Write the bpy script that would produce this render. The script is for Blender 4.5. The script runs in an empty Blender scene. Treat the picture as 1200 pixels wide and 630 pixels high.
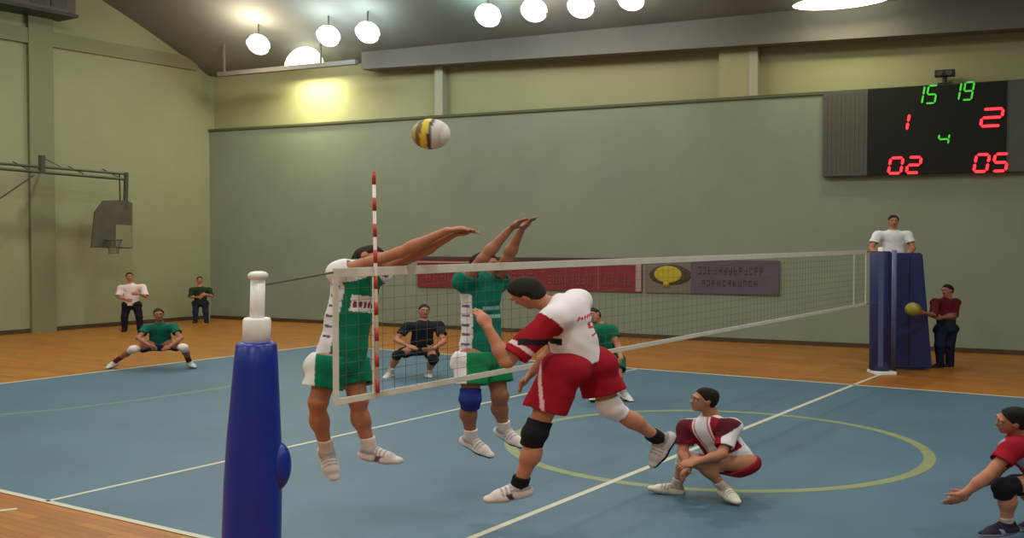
import bpy, bmesh, math, random
import numpy as np
from mathutils import Vector, Matrix

# ------------------------------------------------------------------ camera, world, exposure
F_PX = 1250.0
YAW, PITCH = math.radians(33.5427), math.radians(-1.6445)
CAM = np.array([5.4766, -12.8767, 2.6524])
scene = bpy.context.scene
COL = scene.collection
cd = bpy.data.cameras.new('camera')
cd.sensor_width = 36.0
cd.lens = F_PX / 1200.0 * 36.0
cd.clip_end = 200
cam = bpy.data.objects.new('camera', cd)
COL.objects.link(cam)
cam.location = CAM
cam.rotation_euler = (math.pi / 2 + PITCH, 0, YAW)
scene.camera = cam
scene.view_settings.view_transform = 'Standard'
scene.view_settings.look = 'None'
scene.view_settings.gamma = 1
scene.view_settings.use_curve_mapping = False
scene.view_settings.exposure = 0.0
world = bpy.data.worlds.new('hall_air')
scene.world = world
world.use_nodes = True
world.node_tree.nodes['Background'].inputs[0].default_value = (0.8, 0.85, 0.8, 1)
world.node_tree.nodes['Background'].inputs[1].default_value = 0.10
HALL_WATTS = 215.0          # each unseen lamp hung from the vault
random.seed(4)
rng = np.random.default_rng(4)

FW = np.array([-math.sin(YAW) * math.cos(PITCH), math.cos(YAW) * math.cos(PITCH), math.sin(PITCH)])
RT = np.array([math.cos(YAW), math.sin(YAW), 0.0])
UP = np.cross(RT, FW)
FH = np.array([-math.sin(YAW), math.cos(YAW), 0.0])


def ray(x, y): return FW + RT * (x - 600) / F_PX - UP * (y - 315) / F_PX
def ground(x, y, z=0.0):
    d = ray(x, y)
    return CAM + d * (z - CAM[2]) / d[2]
def at(x, y, D): return CAM + ray(x, y) * D


WA, WB = np.array([-22.35, 11.02]), np.array([1.82, 13.69])     # foot of the back wall
WT = (WB - WA) / np.linalg.norm(WB - WA)
WN = np.array([-WT[1], WT[0]])                                    # away from the hall
def wall_pt(s, off, z):
    p = WA + WT * s + WN * off
    return np.array([p[0], p[1], z])
def on_wall(x, y, off=0.0):
    d = ray(x, y)
    k = ((WA - CAM[:2]) @ WN + off) / (d[:2] @ WN)
    p = CAM + d * k
    return float((p[:2] - WA) @ WT), float(p[2])


# ------------------------------------------------------------------ materials
def lin(c):
    c = np.asarray(c, float) / 255.0
    return np.where(c <= 0.04045, c / 12.92, ((c + 0.055) / 1.055) ** 2.4)


def mat(name, rgb, rough=0.6, metal=0.0, noise=0.0, nscale=6.0, emit=0.0, bump=0.0, bscale=60.0):
    m = bpy.data.materials.new(name)
    m.use_nodes = True
    nt = m.node_tree
    b = nt.nodes['Principled BSDF']
    c = lin(rgb)
    b.inputs['Base Color'].default_value = (*c, 1)
    b.inputs['Roughness'].default_value = rough
    b.inputs['Metallic'].default_value = metal
    if emit:
        b.inputs['Emission Color'].default_value = (*c, 1)
        b.inputs['Emission Strength'].default_value = emit
    if noise or bump:
        tc = nt.nodes.new('ShaderNodeTexCoord')
    if noise:
        n = nt.nodes.new('ShaderNodeTexNoise')
        n.inputs['Scale'].default_value = nscale
        n.inputs['Detail'].default_value = 4
        nt.links.new(tc.outputs['Object'], n.inputs['Vector'])
        r = nt.nodes.new('ShaderNodeValToRGB')
        r.color_ramp.elements[0].position = 0.3
        r.color_ramp.elements[1].position = 0.7
        r.color_ramp.elements[0].color = (*(c * (1 - noise)), 1)
        r.color_ramp.elements[1].color = (*np.minimum(c * (1 + noise), 1), 1)
        nt.links.new(n.outputs['Fac'], r.inputs['Fac'])
        nt.links.new(r.outputs['Color'], b.inputs['Base Color'])
    if bump:
        n2 = nt.nodes.new('ShaderNodeTexNoise')
        n2.inputs['Scale'].default_value = bscale
        bp = nt.nodes.new('ShaderNodeBump')
        bp.inputs['Strength'].default_value = bump
        bp.inputs['Distance'].default_value = 0.01
        nt.links.new(tc.outputs['Object'], n2.inputs['Vector'])
        nt.links.new(n2.outputs['Fac'], bp.inputs['Height'])
        nt.links.new(bp.outputs['Normal'], b.inputs['Normal'])
    return m


def attr_mat(name, rough, spec=0.3):
    m = bpy.data.materials.new(name)
    m.use_nodes = True
    nt = m.node_tree
    b = nt.nodes['Principled BSDF']
    a = nt.nodes.new('ShaderNodeAttribute')
    a.attribute_name = 'Col'
    nt.links.new(a.outputs['Color'], b.inputs['Base Color'])
    b.inputs['Roughness'].default_value = rough
    b.inputs['Specular IOR Level'].default_value = spec
    return m


def parquet_mat():
    m = bpy.data.materials.new('parquet')
    m.use_nodes = True
    nt = m.node_tree
    b = nt.nodes['Principled BSDF']
    tc = nt.nodes.new('ShaderNodeTexCoord')
    mp = nt.nodes.new('ShaderNodeMapping')
    br = nt.nodes.new('ShaderNodeTexBrick')
    br.inputs['Color1'].default_value = (*lin((186, 120, 40)), 1)
    br.inputs['Color2'].default_value = (*lin((160, 100, 32)), 1)
    br.inputs['Mortar'].default_value = (*lin((110, 66, 22)), 1)
    br.inputs['Scale'].default_value = 1.0
    br.inputs['Mortar Size'].default_value = 0.004
    br.inputs['Brick Width'].default_value = 1.1
    br.inputs['Row Height'].default_value = 0.11
    n = nt.nodes.new('ShaderNodeTexNoise')
    n.inputs['Scale'].default_value = 1.3
    n.inputs['Detail'].default_value = 6
    mx = nt.nodes.new('ShaderNodeMixRGB')
    mx.blend_type = 'MULTIPLY'
    mx.inputs['Fac'].default_value = 0.45
    nt.links.new(tc.outputs['Object'], mp.inputs['Vector'])
    nt.links.new(mp.outputs['Vector'], br.inputs['Vector'])
    nt.links.new(tc.outputs['Object'], n.inputs['Vector'])
    nt.links.new(br.outputs['Color'], mx.inputs['Color1'])
    nt.links.new(n.outputs['Color'], mx.inputs['Color2'])
    nt.links.new(mx.outputs['Color'], b.inputs['Base Color'])
    b.inputs['Roughness'].default_value = 0.42
    return m


M = dict(
    parquet=parquet_mat(),
    court=mat('blue_court_coating', (65, 97, 117), 0.55, noise=0.12, nscale=0.55),
    line=mat('cream_line_paint', (186, 184, 164), 0.5, noise=0.05, nscale=3),
    arc=mat('yellow_line_paint', (126, 136, 96), 0.5, noise=0.08, nscale=3),
    arc_faint=mat('worn_green_line_paint', (86, 122, 118), 0.5, noise=0.08, nscale=2),
    wall=mat('pale_olive_wall_paint', (139, 144, 112), 0.8, noise=0.05, nscale=0.5),
    rib=mat('olive_rib_paint', (117, 121, 92), 0.8),
    wall_low=mat('grey_green_wall_paint', (130, 139, 122), 0.8, noise=0.06, nscale=0.7),
    strip=mat('cream_green_wall_paint', (152, 152, 116), 0.8, noise=0.04, nscale=0.6),
    edge=mat('dark_green_edge_paint', (82, 86, 62), 0.7),
    beam=mat('grey_beam_paint', (104, 103, 98), 0.7, noise=0.05, nscale=1),
    lit_face=mat('column_lit_face', (160, 162, 144), 0.7),  # paler tone puts the lamplit side of the columns into the colour
    ceiling=mat('grey_vault_sheeting', (118, 121, 116), 0.8, noise=0.08, nscale=0.6),
    base=mat('dark_wood_skirting', (70, 52, 30), 0.6),
    dark=mat('dark_steel', (58, 60, 48), 0.5, noise=0.1),
    duct=mat('brown_grey_duct', (84, 78, 64), 0.6, noise=0.08),
    white=mat('white_enamel', (225, 224, 224), 0.35),
    alu=mat('brushed_aluminium', (196, 198, 202), 0.35, 0.6),
    blue=mat('royal_blue_vinyl', (12, 38, 142), 0.36, noise=0.1, nscale=5, bump=0.25, bscale=14),
    navy=mat('dark_blue_vinyl', (26, 38, 92), 0.5, noise=0.12, nscale=4),
    lace=mat('pale_blue_webbing', (70, 80, 122), 0.7),
    black=mat('black_plastic', (26, 28, 28), 0.45),
    panel=mat('black_score_panel', (9, 13, 12), 0.85),
    cab=mat('dark_grey_cabinet', (74, 75, 70), 0.6, noise=0.05, nscale=3),
    led_red=mat('red_led', (255, 40, 52), 0.5, emit=2.4),
    led_green=mat('green_led', (60, 190, 52), 0.5, emit=0.75),
    tape=mat('off_white_net_tape', (206, 200, 186), 0.7, noise=0.05),
    cord=mat('net_cord', (84, 84, 74), 0.8),
    red=mat('antenna_red', (176, 56, 52), 0.5),
    ant_white=mat('antenna_white', (222, 214, 206), 0.5),
    b_red=mat('banner_red', (122, 34, 42), 0.7, noise=0.1, nscale=3),
    b_border=mat('banner_dark_border', (74, 48, 44), 0.7),
    b_pale=mat('banner_pale_print', (160, 140, 136), 0.7),
    b_rose=mat('banner_rose_print', (134, 62, 66), 0.7),
    b_grey=mat('banner_taupe', (112, 100, 94), 0.7, noise=0.06, nscale=3),
    b_purple=mat('banner_grey_violet', (86, 78, 92), 0.7, noise=0.08, nscale=3),
    b_yellow=mat('banner_yellow_print', (176, 160, 36), 0.7),
    b_brown=mat('banner_dark_print', (62, 50, 40), 0.7),
    cloth=attr_mat('dyed_sports_cloth', 0.85, 0.2),
    skin=attr_mat('skin', 0.55, 0.35),
    eye=mat('eye_white', (224, 218, 210), 0.3),
    iris=mat('dark_iris', (34, 24, 18), 0.3),
    ball=attr_mat('ball_leather', 0.5, 0.4),
)


# ------------------------------------------------------------------ mesh helpers
def link(name, mesh, parent=None):
    o = bpy.data.objects.new(name, mesh)
    COL.objects.link(o)
    if parent is not None:
        o.parent = parent
    return o


def from_bm(name, bm, m, parent=None, smooth=False, loc=None):
    bmesh.ops.recalc_face_normals(bm, faces=bm.faces)
    me = bpy.data.meshes.new(name)
    bm.to_mesh(me)
    bm.free()
    for mm in (m if isinstance(m, (list, tuple)) else [m]):
        me.materials.append(mm)
    if smooth:
        me.polygons.foreach_set('use_smooth', [True] * len(me.polygons))
    o = link(name, me, parent)
    if loc is not None:
        o.location = loc
    return o


def tag(o, label=None, cat=None, group=None, kind=None):
    if label: o['label'] = label
    if cat: o['category'] = cat
    if group: o['group'] = group
    if kind: o['kind'] = kind
    return o


def empty(name, loc, rz, label, cat, group=None):
    o = link(name, None)
    o.empty_display_size = 0.2
    o.location = loc
    o.rotation_euler = (0, 0, rz)
    return tag(o, label, cat, group)


def box(bm, c, s, rot=None, bev=0.0, mi=0):
    mtx = Matrix.Translation(Vector(c)) @ (rot.to_4x4() if rot is not None else Matrix()) @ Matrix.Diagonal((*s, 1))
    g = bmesh.ops.create_cube(bm, size=1, matrix=mtx)
    fs = set(f for v in g['verts'] for f in v.link_faces)
    for f in fs: f.material_index = mi
    if bev:
        es = list(set(e for v in g['verts'] for e in v.link_edges))
        r = bmesh.ops.bevel(bm, geom=es, offset=bev, segments=2, affect='EDGES', profile=0.5)
        for f in r['faces']: f.material_index = mi


def hexa(bm, pts, mi=0):
    """eight corners: bottom ring of four, top ring of four"""
    v = [bm.verts.new(Vector(p)) for p in pts]
    for q in ((0, 1, 2, 3), (4, 5, 6, 7), (0, 1, 5, 4), (1, 2, 6, 5), (2, 3, 7, 6), (3, 0, 4, 7)):
        bm.faces.new([v[i] for i in q]).material_index = mi


def tube(bm, pts, r, n=10, mi=0, caps=True):
    pts = [Vector(p) for p in pts]
    rs = r if isinstance(r, (list, tuple)) else [r] * len(pts)
    rings = []
    ref = None
    for i, p in enumerate(pts):
        d = (pts[min(i + 1, len(pts) - 1)] - pts[max(i - 1, 0)]).normalized()
        if ref is None:
            ref = Vector((0, 0, 1)) if abs(d.z) < 0.9 else Vector((1, 0, 0))
        x = (ref - d * ref.dot(d)).normalized()
        y = d.cross(x)
        ref = x
        rings.append([bm.verts.new(p + (x * math.cos(2 * math.pi * k / n) + y * math.sin(2 * math.pi * k / n)) * rs[i]) for k in range(n)])
    for a, b in zip(rings, rings[1:]):
        for k in range(n):
            bm.faces.new((a[k], a[(k + 1) % n], b[(k + 1) % n], b[k])).material_index = mi
    if caps:
        bm.faces.new(rings[0][::-1]).material_index = mi
        bm.faces.new(rings[-1]).material_index = mi


def lathe(bm, prof, n=28, mi=0, c=(0, 0)):
    rings = [[bm.verts.new((c[0] + max(r, 1e-4) * math.cos(2 * math.pi * k / n), c[1] + max(r, 1e-4) * math.sin(2 * math.pi * k / n), z)) for k in range(n)] for r, z in prof]
    for a, b in zip(rings, rings[1:]):
        for k in range(n):
            bm.faces.new((a[k], a[(k + 1) % n], b[(k + 1) % n], b[k])).material_index = mi
    bm.faces.new(rings[0][::-1]).material_index = mi
    bm.faces.new(rings[-1]).material_index = mi


def flat_poly(bm, pts, z0, z1, mi=0):
    lo = [bm.verts.new((p[0], p[1], z0)) for p in pts]
    hi = [bm.verts.new((p[0], p[1], z1)) for p in pts]
    n = len(pts)
    bm.faces.new(lo[::-1]).material_index = mi
    bm.faces.new(hi).material_index = mi
    for i in range(n):
        bm.faces.new((lo[i], lo[(i + 1) % n], hi[(i + 1) % n], hi[i])).material_index = mi


def structure(name, bm, m, smooth=False):
    return tag(from_bm(name, bm, m, smooth=smooth), kind='structure')


# ------------------------------------------------------------------ the hall
X0, X1, Y0 = -22.35, 17.0, -18.0
HW, HX = 6.566, 9 * 1.4459          # half width of the court, half length
AX = 3 * 1.4459                     # attack line
S_END = (X1 - WA[0]) / WT[0]

bm = bmesh.new()
a, b = wall_pt(-0.3, 0.6, 0), wall_pt(S_END + .3, 0.6, 0)
flat_poly(bm, [(X0 - .3, Y0 - .3), (X1 + .3, Y0 - .3), (b[0], b[1]), (a[0], a[1])], -0.1, 0.0)
structure('floor', bm, M['parquet'])
bm = bmesh.new()
flat_poly(bm, [(-HX, -HW), (HX, -HW), (HX, HW), (-HX, HW)], 0.0005, 0.004)
structure('court_surface', bm, M['court'])

lw = 0.038
def line_box(name, p, q, w=lw, m='line', z=0.0065):
    p, q = np.array(p[:2], float), np.array(q[:2], float)
    d = (q - p) / np.linalg.norm(q - p)
    n = np.array([-d[1], d[0]]) * w
    bm = bmesh.new()
    flat_poly(bm, [p + n, q + n, q - n, p - n], 0.0045 if m == 'line' and z > 0.006 else 0.0005, z)
    structure(name, bm, M[m])
line_box('court_line', (-HX, -HW), (HX, -HW))
line_box('court_line', (-HX, HW), (HX, HW))
line_box('court_line', (-HX, -HW), (-HX, HW))
line_box('court_line', (HX, -HW), (HX, HW))
line_box('court_line', (-AX, -HW), (-AX, HW), 0.03)
line_box('court_line', (AX, -HW), (AX, HW), 0.03)
line_box('court_line', (0, -HW), (0, HW))
line_box('court_line', (0.0, HW), (0.02, 8.35))
line_box('court_line', ground(-30, 602), ground(20, 596), 0.035, z=0.005)

def ring_line(name, pts, w, m, z):
    bm = bmesh.new()
    lo, hi = [], []
    for i, p in enumerate(pts):
        d = np.array(pts[min(i + 1, len(pts) - 1)]) - np.array(pts[max(i - 1, 0)])
        n = np.array([-d[1], d[0]]) / np.hypot(*d) * w
        lo.append(bm.verts.new((*(np.array(p) + n), z)))
        hi.append(bm.verts.new((*(np.array(p) - n), z)))
    for i in range(len(pts) - 1):
        bm.faces.new((lo[i], lo[i + 1], hi[i + 1], hi[i]))
    structure(name, bm, M[m])
RC = 2.62
ring_line('court_circle', [(RC * math.cos(t) + .05, RC * math.sin(t)) for t in np.linspace(0, 2 * math.pi, 97)], 0.07, 'arc', 0.0055)
apx = [(-60, 491), (0, 486), (70, 480), (160, 469), (250, 456), (320, 443)]
ring_line('court_arc', [ground(*p)[:2] for p in apx], 0.07, 'arc_faint', 0.0055)

# back wall: lower wall, ledge, recessed upper wall, columns, beam
def wall_box(bm, s0, s1, o0, o1, z0, z1, mi=0):
    hexa(bm, [wall_pt(s0, o0, z0), wall_pt(s1, o0, z0), wall_pt(s1, o1, z0), wall_pt(s0, o1, z0),
              wall_pt(s0, o0, z1), wall_pt(s1, o0, z1), wall_pt(s1, o1, z1), wall_pt(s0, o1, z1)], mi)
bm = bmesh.new(); wall_box(bm, -.3, S_END + .3, 0, 0.6, 0, 6.17); structure('wall_back', bm, M['wall_low'])
bm = bmesh.new(); wall_box(bm, -.3, S_END + .3, 0.22, 0.6, 6.17, 8.9); structure('wall_back_upper', bm, M['strip'])
bm = bmesh.new(); wall_box(bm, 0, S_END, -0.05, 0.2, 6.17, 6.24); structure('trim_1', bm, M['edge'])
bm = bmesh.new(); wall_box(bm, 0, S_END, -0.025, 0.0, 0, 0.11); structure('baseboard_back', bm, M['base'])
for i, (s0, s1) in enumerate(((8.72, 8.98), (17.2, 17.98), (27.0, 27.9))):
    bm = bmesh.new(); wall_box(bm, s0, s1, -0.04, 0.22, 6.24, 8.2); structure('trim_%d' % (i + 2), bm, M['lit_face'] if i == 0 else M['strip'])  # first one is a narrow pale strip, a column's lit side painted in
bm = bmesh.new(); zb0 = on_wall(320, 83.5, -1.45)[1]; wall_box(bm, 1.7, 6.9, -1.45, -1.30, zb0, zb0 + .13); [wall_box(bm, q, q + .05, -1.40, -1.35, zb0 + .1, 8.7) for q in (1.9, 5.6)]; structure('trim_5', bm, M['beam'])
bm = bmesh.new(); wall_box(bm, 17.98, 18.2, -0.06, 0.22, 6.24, 8.0); structure('trim_9', bm, M['lit_face'])  # lit right side of the column, painted as a paler strip
bm = bmesh.new()
sA, sB = 6.4, S_END
hexa(bm, [wall_pt(sA, -.42, 7.70), wall_pt(sB, -.42, 7.0), wall_pt(sB, .1, 7.0), wall_pt(sA, .1, 7.70),
          wall_pt(sA, -.42, 8.2), wall_pt(sB, -.42, 8.2), wall_pt(sB, .1, 8.2), wall_pt(sA, .1, 8.2)])
structure('trim_6', bm, M['beam'])

# vaulted ceiling
def vault(t): return 8.0 + 0.5 * t - 0.0165 * t * t
bm = bmesh.new()
rows = []
for t in [-0.5] + list(np.linspace(0, 31, 42)):
    rows.append([bm.verts.new(wall_pt(s, -t, vault(max(t, 0)) + h)) for s, h in ((-2, 0), (S_END + 6, 0))])
for r0, r1 in zip(rows, rows[1:]):
    bm.faces.new((r0[0], r0[1], r1[1], r1[0]))
structure('ceiling', bm, M['ceiling'], smooth=True)

# the other walls
bm = bmesh.new(); box(bm, (X0 - .15, -3.3, 5.8), (.3, 30, 11.6)); structure('wall_left', bm, M['wall'])
bm = bmesh.new(); box(bm, (X0 + .0125, -3.5, .06), (.025, 28.8, .12)); structure('baseboard_left', bm, M['base'])
bm = bmesh.new(); box(bm, (X0 + .06, 4.95, 5.0), (.12, .75, 10.0)); structure('trim_7', bm, M['rib'])
bm = bmesh.new(); box(bm, (X0 + .05, -3.5, 8.3), (.10, 28.0, .42)); structure('trim_8', bm, M['rib'])
bm = bmesh.new(); box(bm, (X1 + .15, -1, 5.8), (.3, 36, 11.6)); structure('wall_right', bm, M['wall'])
bm = bmesh.new(); box(bm, (-2.5, Y0 - .15, 5.8), (40, .3, 11.6)); structure('wall_front', bm, M['wall'])


# ------------------------------------------------------------------ lamps
def emit_mat(name, rgb, k):
    m = bpy.data.materials.new(name)
    m.use_nodes = True
    nt = m.node_tree
    nt.nodes.remove(nt.nodes['Principled BSDF'])
    e = nt.nodes.new('ShaderNodeEmission')
    e.inputs[0].default_value = (*rgb, 1)
    e.inputs[1].default_value = k
    nt.links.new(e.outputs[0], nt.nodes['Material Output'].inputs[0])
    return m


def add_light(kind, name, loc, watts, rgb, parent=None, **kw):
    l = bpy.data.lights.new(name, kind)
    l.energy = watts
    l.color = rgb
    for k, v in kw.items(): setattr(l, k, v)
    o = link(name, l, parent)
    o.location = loc
    return o


# floodlights along the foot of the vault
FLOOD = [((303, 52), (1.0, .84, .62), 'pinkish white floodlight at the left end of the row under the vault'),
         ((385, 42), (.86, .97, 1.0), 'bluish white floodlight just right of the half-hidden dome lamp'),
         ((431, 38), (.84, 1.0, 1.0), 'bluish white floodlight third from the left under the vault'),
         ((572, 18), (.66, 1.0, .95), 'teal tinted floodlight above the flying ball'),
         ((626, 12), (1.0, .72, .52), 'orange tinted floodlight above the lit edge of the grey beam'),
         ((681, 7), (.95, .92, 1.0), 'lilac white floodlight right of the orange tinted one'),
         ((740, -2), (1.0, .98, .72), 'yellowish floodlight at the right end of the row, cut by the frame top')]
RZW = math.atan2(WT[1], WT[0])
for (px, py), c, lab in FLOOD:
    off = -2.1
    s, z = on_wall(px, py, off)
    p = wall_pt(s, off, z)
    root = empty('floodlight', p, RZW, lab, 'lamp', 'floodlights under the vault')
    bm = bmesh.new()
    lathe(bm, [(.10, .26), (.16, .22), (.30, .02), (.36, -.06), (.36, -.08), (.30, -.06), (.1, .16)], 28)
    hs = from_bm('housing', bm, M['alu'], root, True)
    bm = bmesh.new()
    bmesh.ops.create_uvsphere(bm, u_segments=24, v_segments=12, radius=1, matrix=Matrix.Diagonal((.34, .34, .25, 1)))
    ln = from_bm('lens', bm, emit_mat('lit_lens', c, 9.0), root, True)
    hs.rotation_euler = ln.rotation_euler = (math.radians(-35), 0, 0)
    bm = bmesh.new(); tube(bm, [(0, 0, .2), (0, 0, vault(2.1) - z - .025)], .025, 8)
    from_bm('stem', bm, M['dark'], root)
    add_light('POINT', 'flood_glow', (0, -.55, -.05), 220.0 if px < 350 else 80.0, c, root, shadow_soft_size=.25)

# big dome lamps half hidden by the beam, close to the upper wall
for (px, py), off, lab, w in (((356, 80), -1.15, 'large glowing dome lamp half hidden by the thin beam at left', 130.0),
                              ((985, 2), -1.25, 'large glowing lamp at the top edge above the scoreboard wall', 60.0)):
    s, z = on_wall(px, py, off)
    root = empty('dome_lamp', wall_pt(s, off, z), RZW, lab, 'lamp')
    bm = bmesh.new()
    bmesh.ops.create_uvsphere(bm, u_segments=32, v_segments=16, radius=1, matrix=Matrix.Diagonal((.74 if px < 500 else 1.1, .16, .64 if px < 500 else .16, 1)))
    if px < 500: bmesh.ops.bisect_plane(bm, geom=bm.verts[:] + bm.edges[:] + bm.faces[:], plane_co=(0, 0, 0), plane_no=(0, 0, -1), clear_outer=True); bmesh.ops.holes_fill(bm, edges=bm.edges[:])
    from_bm('diffuser', bm, emit_mat('lit_dome', (1.0, .97, .72), 7.0), root, True)
    bm = bmesh.new(); box(bm, (0, .16, .22), (.5, .06, .25), bev=.01); tube(bm, [(0, .16, .3), (0, .16, .36)], .03, 8)
    from_bm('bracket', bm, M['dark'], root)
    add_light('AREA', 'dome_glow', (-.45 if px < 500 else 0, .75 if px < 500 else -.3, -.06), w, (1.0, .93, .55), root, shape='RECTANGLE', size=1.5, size_y=.25)

# unseen lamps over the court, plus a row behind the camera added for light
def hall_lamp():
    root = empty('high_bay_lamp', (0, 0, 0), 0, 'lamp', 'lamp', 'unseen high bay lamps lighting the hall')
    bm = bmesh.new()
    lathe(bm, [(.06, .45), (.09, .40), (.12, .3), (.34, .05), (.38, 0), (.33, .03), (.1, .27)], 28)
    from_bm('shade', bm, M['alu'], root, True)
    bm = bmesh.new(); lathe(bm, [(.30, .06), (.31, .05), (.30, .04)], 28)
    from_bm('lens', bm, emit_mat('lit_high_bay', (1, .98, .86), 6.0), root)
    bm = bmesh.new(); tube(bm, [(0, 0, .44), (0, 0, 1.03)], .02, 8)
    from_bm('stem', bm, M['dark'], root)
    add_light('AREA', 'lamp_light', (0, 0, .02), HALL_WATTS, (1, .97, .86), root, shape='DISK', size=.6, spread=math.radians(170))
    return root
hp = hall_lamp()
hp['label'] = 'unseen round metal high bay lamp hung from the vault to light the hall'
spots = [(x, y) for x in (-17.5, -10.5, -3.5, 3.5, 10.5) for y in (-15.5, -9.0, -2.5, 4.0)]
for i, (x, y) in enumerate(spots):
    r = hp
    if i:
        r = hp.copy(); COL.objects.link(r)
        for ch in hp.children:
            c = ch.copy(); COL.objects.link(c); c.parent = r
    t = -((np.array([x, y]) - WA) @ WN)
    r.location = (x, y, vault(t) - 1.05)

# ------------------------------------------------------------------ air duct, basketball hoop on the left wall
root = empty('ventilation_duct', (X0 + .45, 3.2, 8.9), 0, 'dark ventilation duct high on the left wall in the corner of the frame', 'duct')
bm = bmesh.new(); box(bm, (0, 0, .45), (.85, 4.7, .9), bev=.03); from_bm('duct_body', bm, M['duct'], root)
bm = bmesh.new(); box(bm, (0, 0, 0), (.95, 4.8, .09), bev=.01); from_bm('bottom_flange', bm, M['black'], root)
bm = bmesh.new()
for k in range(7): box(bm, (.44, -1.9 + k * .62, .45), (.02, .5, .6))
from_bm('grille', bm, M['dark'], root)

XH = -21.2
def lw_pt(px, py, X=XH):
    d = ray(px, py)
    return CAM + d * ((X - CAM[0]) / d[0])
hb = lw_pt(130, 262)
root = empty('basketball_hoop', (X0, hb[1], hb[2]), 0, 'folding basketball backboard with long steel arms on the left wall', 'basketball hoop')
def R(p): return np.array(p) - np.array([X0, hb[1], hb[2]])
bm = bmesh.new()
for (p, q, r) in (((-90, 184), (150, 204), .035), ((-90, 190), (148, 210), .04)):
    tube(bm, [R(lw_pt(*p)), R(lw_pt(*q))], r, 8)
for px in (-40, 15, 80, 120):
    tube(bm, [R(lw_pt(px, 188 + px * .083)), R(lw_pt(px + 18, 197 + px * .083))], .018, 6)
from_bm('arm_truss', bm, M['dark'], root)
bm = bmesh.new()
tube(bm, [R(lw_pt(49, 182)), R(lw_pt(49, 203))], .09, 10)
tube(bm, [R(lw_pt(49, 193)), R(lw_pt(49, 196, X0 + .02))], .04, 8)
box(bm, R(lw_pt(49, 196, X0 + .03)), (.06, .4, .6), bev=.01)
from_bm('wall_bracket', bm, M['dark'], root)
bm = bmesh.new()
tube(bm, [R(lw_pt(49, 184)), R(lw_pt(72, 196))], .015, 6)
tube(bm, [R(lw_pt(40, 205)), R(lw_pt(-5, 236))], .02, 6)
from_bm('stay_cable', bm, M['dark'], root)
bm = bmesh.new()
tube(bm, [R(lw_pt(148, 202)), R(lw_pt(147, 244))], .07, 10)
tube(bm, [R(lw_pt(140, 204)), R(lw_pt(141, 244))], .025, 8)
from_bm('hanger', bm, M['dark'], root)
bm = bmesh.new()
q = [R(lw_pt(*p)) for p in ((106, 290), (154, 291), (154, 238), (146, 234), (120, 235), (110, 248))]
dx = np.array([.05, 0, 0])
lo = [bm.verts.new(p) for p in q]; hi = [bm.verts.new(p + dx) for p in q]
bm.faces.new(lo); bm.faces.new(hi)
for i in range(6): bm.faces.new((lo[i], lo[(i + 1) % 6], hi[(i + 1) % 6], hi[i]))
from_bm('backboard', bm, mat('weathered_board', (72, 70, 58), .6, noise=.15, nscale=3), root)
bm = bmesh.new()
q = [R(lw_pt(*p)) for p in ((134, 289), (153, 290), (153, 264), (134, 263))]
lo = [bm.verts.new(p + dx * 1.01) for p in q]; hi = [bm.verts.new(p + dx * 1.4) for p in q]
bm.faces.new(lo); bm.faces.new(hi)
for i in range(4): bm.faces.new((lo[i], lo[(i + 1) % 4], hi[(i + 1) % 4], hi[i]))
from_bm('corner_plate', bm, mat('grey_green_plate', (118, 118, 92), .6), root)
rc = R(lw_pt(124, 281)) + np.array([.36, 0, 0])
bm = bmesh.new()
tube(bm, [rc + .23 * np.array([math.cos(t), math.sin(t), 0]) for t in np.linspace(0, 2 * math.pi, 25)], .014, 8)
box(bm, rc + np.array([-.28, 0, 0]), (.12, .12, .05))
from_bm('rim', bm, M['dark'], root, True)
bm = bmesh.new()
for k in range(12):
    for sg in (1, -1):
        t0, t1 = 2 * math.pi * k / 12, 2 * math.pi * (k + sg * 1.5) / 12
        tube(bm, [rc + np.array([.22 * math.cos(t0), .22 * math.sin(t0), 0]), rc + np.array([.13 * math.cos(t1), .13 * math.sin(t1), -.4])], .006, 4)
from_bm('hoop_net', bm, M['cord'], root)

# ------------------------------------------------------------------ scoreboard
s0, s1 = 19.83, 25.2
zb, zt = 4.15, 6.22
root = empty('scoreboard', wall_pt(s0, -0.02, zb), RZW, 'black electronic scoreboard with red and green digits on the back wall', 'scoreboard')
W_ = s1 - s0
bm = bmesh.new(); box(bm, (W_ / 2, -.08, (zt - zb) / 2), (W_, .16, zt - zb), bev=.015); from_bm('cabinet', bm, M['cab'], root)
sL, sR = on_wall(1018, 150)[0] - s0, on_wall(1180, 150)[0] - s0
bm = bmesh.new(); box(bm, ((sL + sR) / 2, -.17, (zt - zb) / 2), (sR - sL, .03, zt - zb - .03), bev=.006); from_bm('display_panel', bm, M['panel'], root)
bm = bmesh.new()
for k in range(9): box(bm, (.1 + k * (sL - .2) / 8, -.165, (zt - zb) / 2), (.02, .012, zt - zb - .2))
tag(from_bm('speaker_grille', bm, M['duct'], root), 'grey side grille')
SEG = {'0': 'abcdef', '1': 'bc', '2': 'abged', '3': 'abgcd', '4': 'fgbc', '5': 'afgcd', '9': 'abcdfg'}
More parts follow.
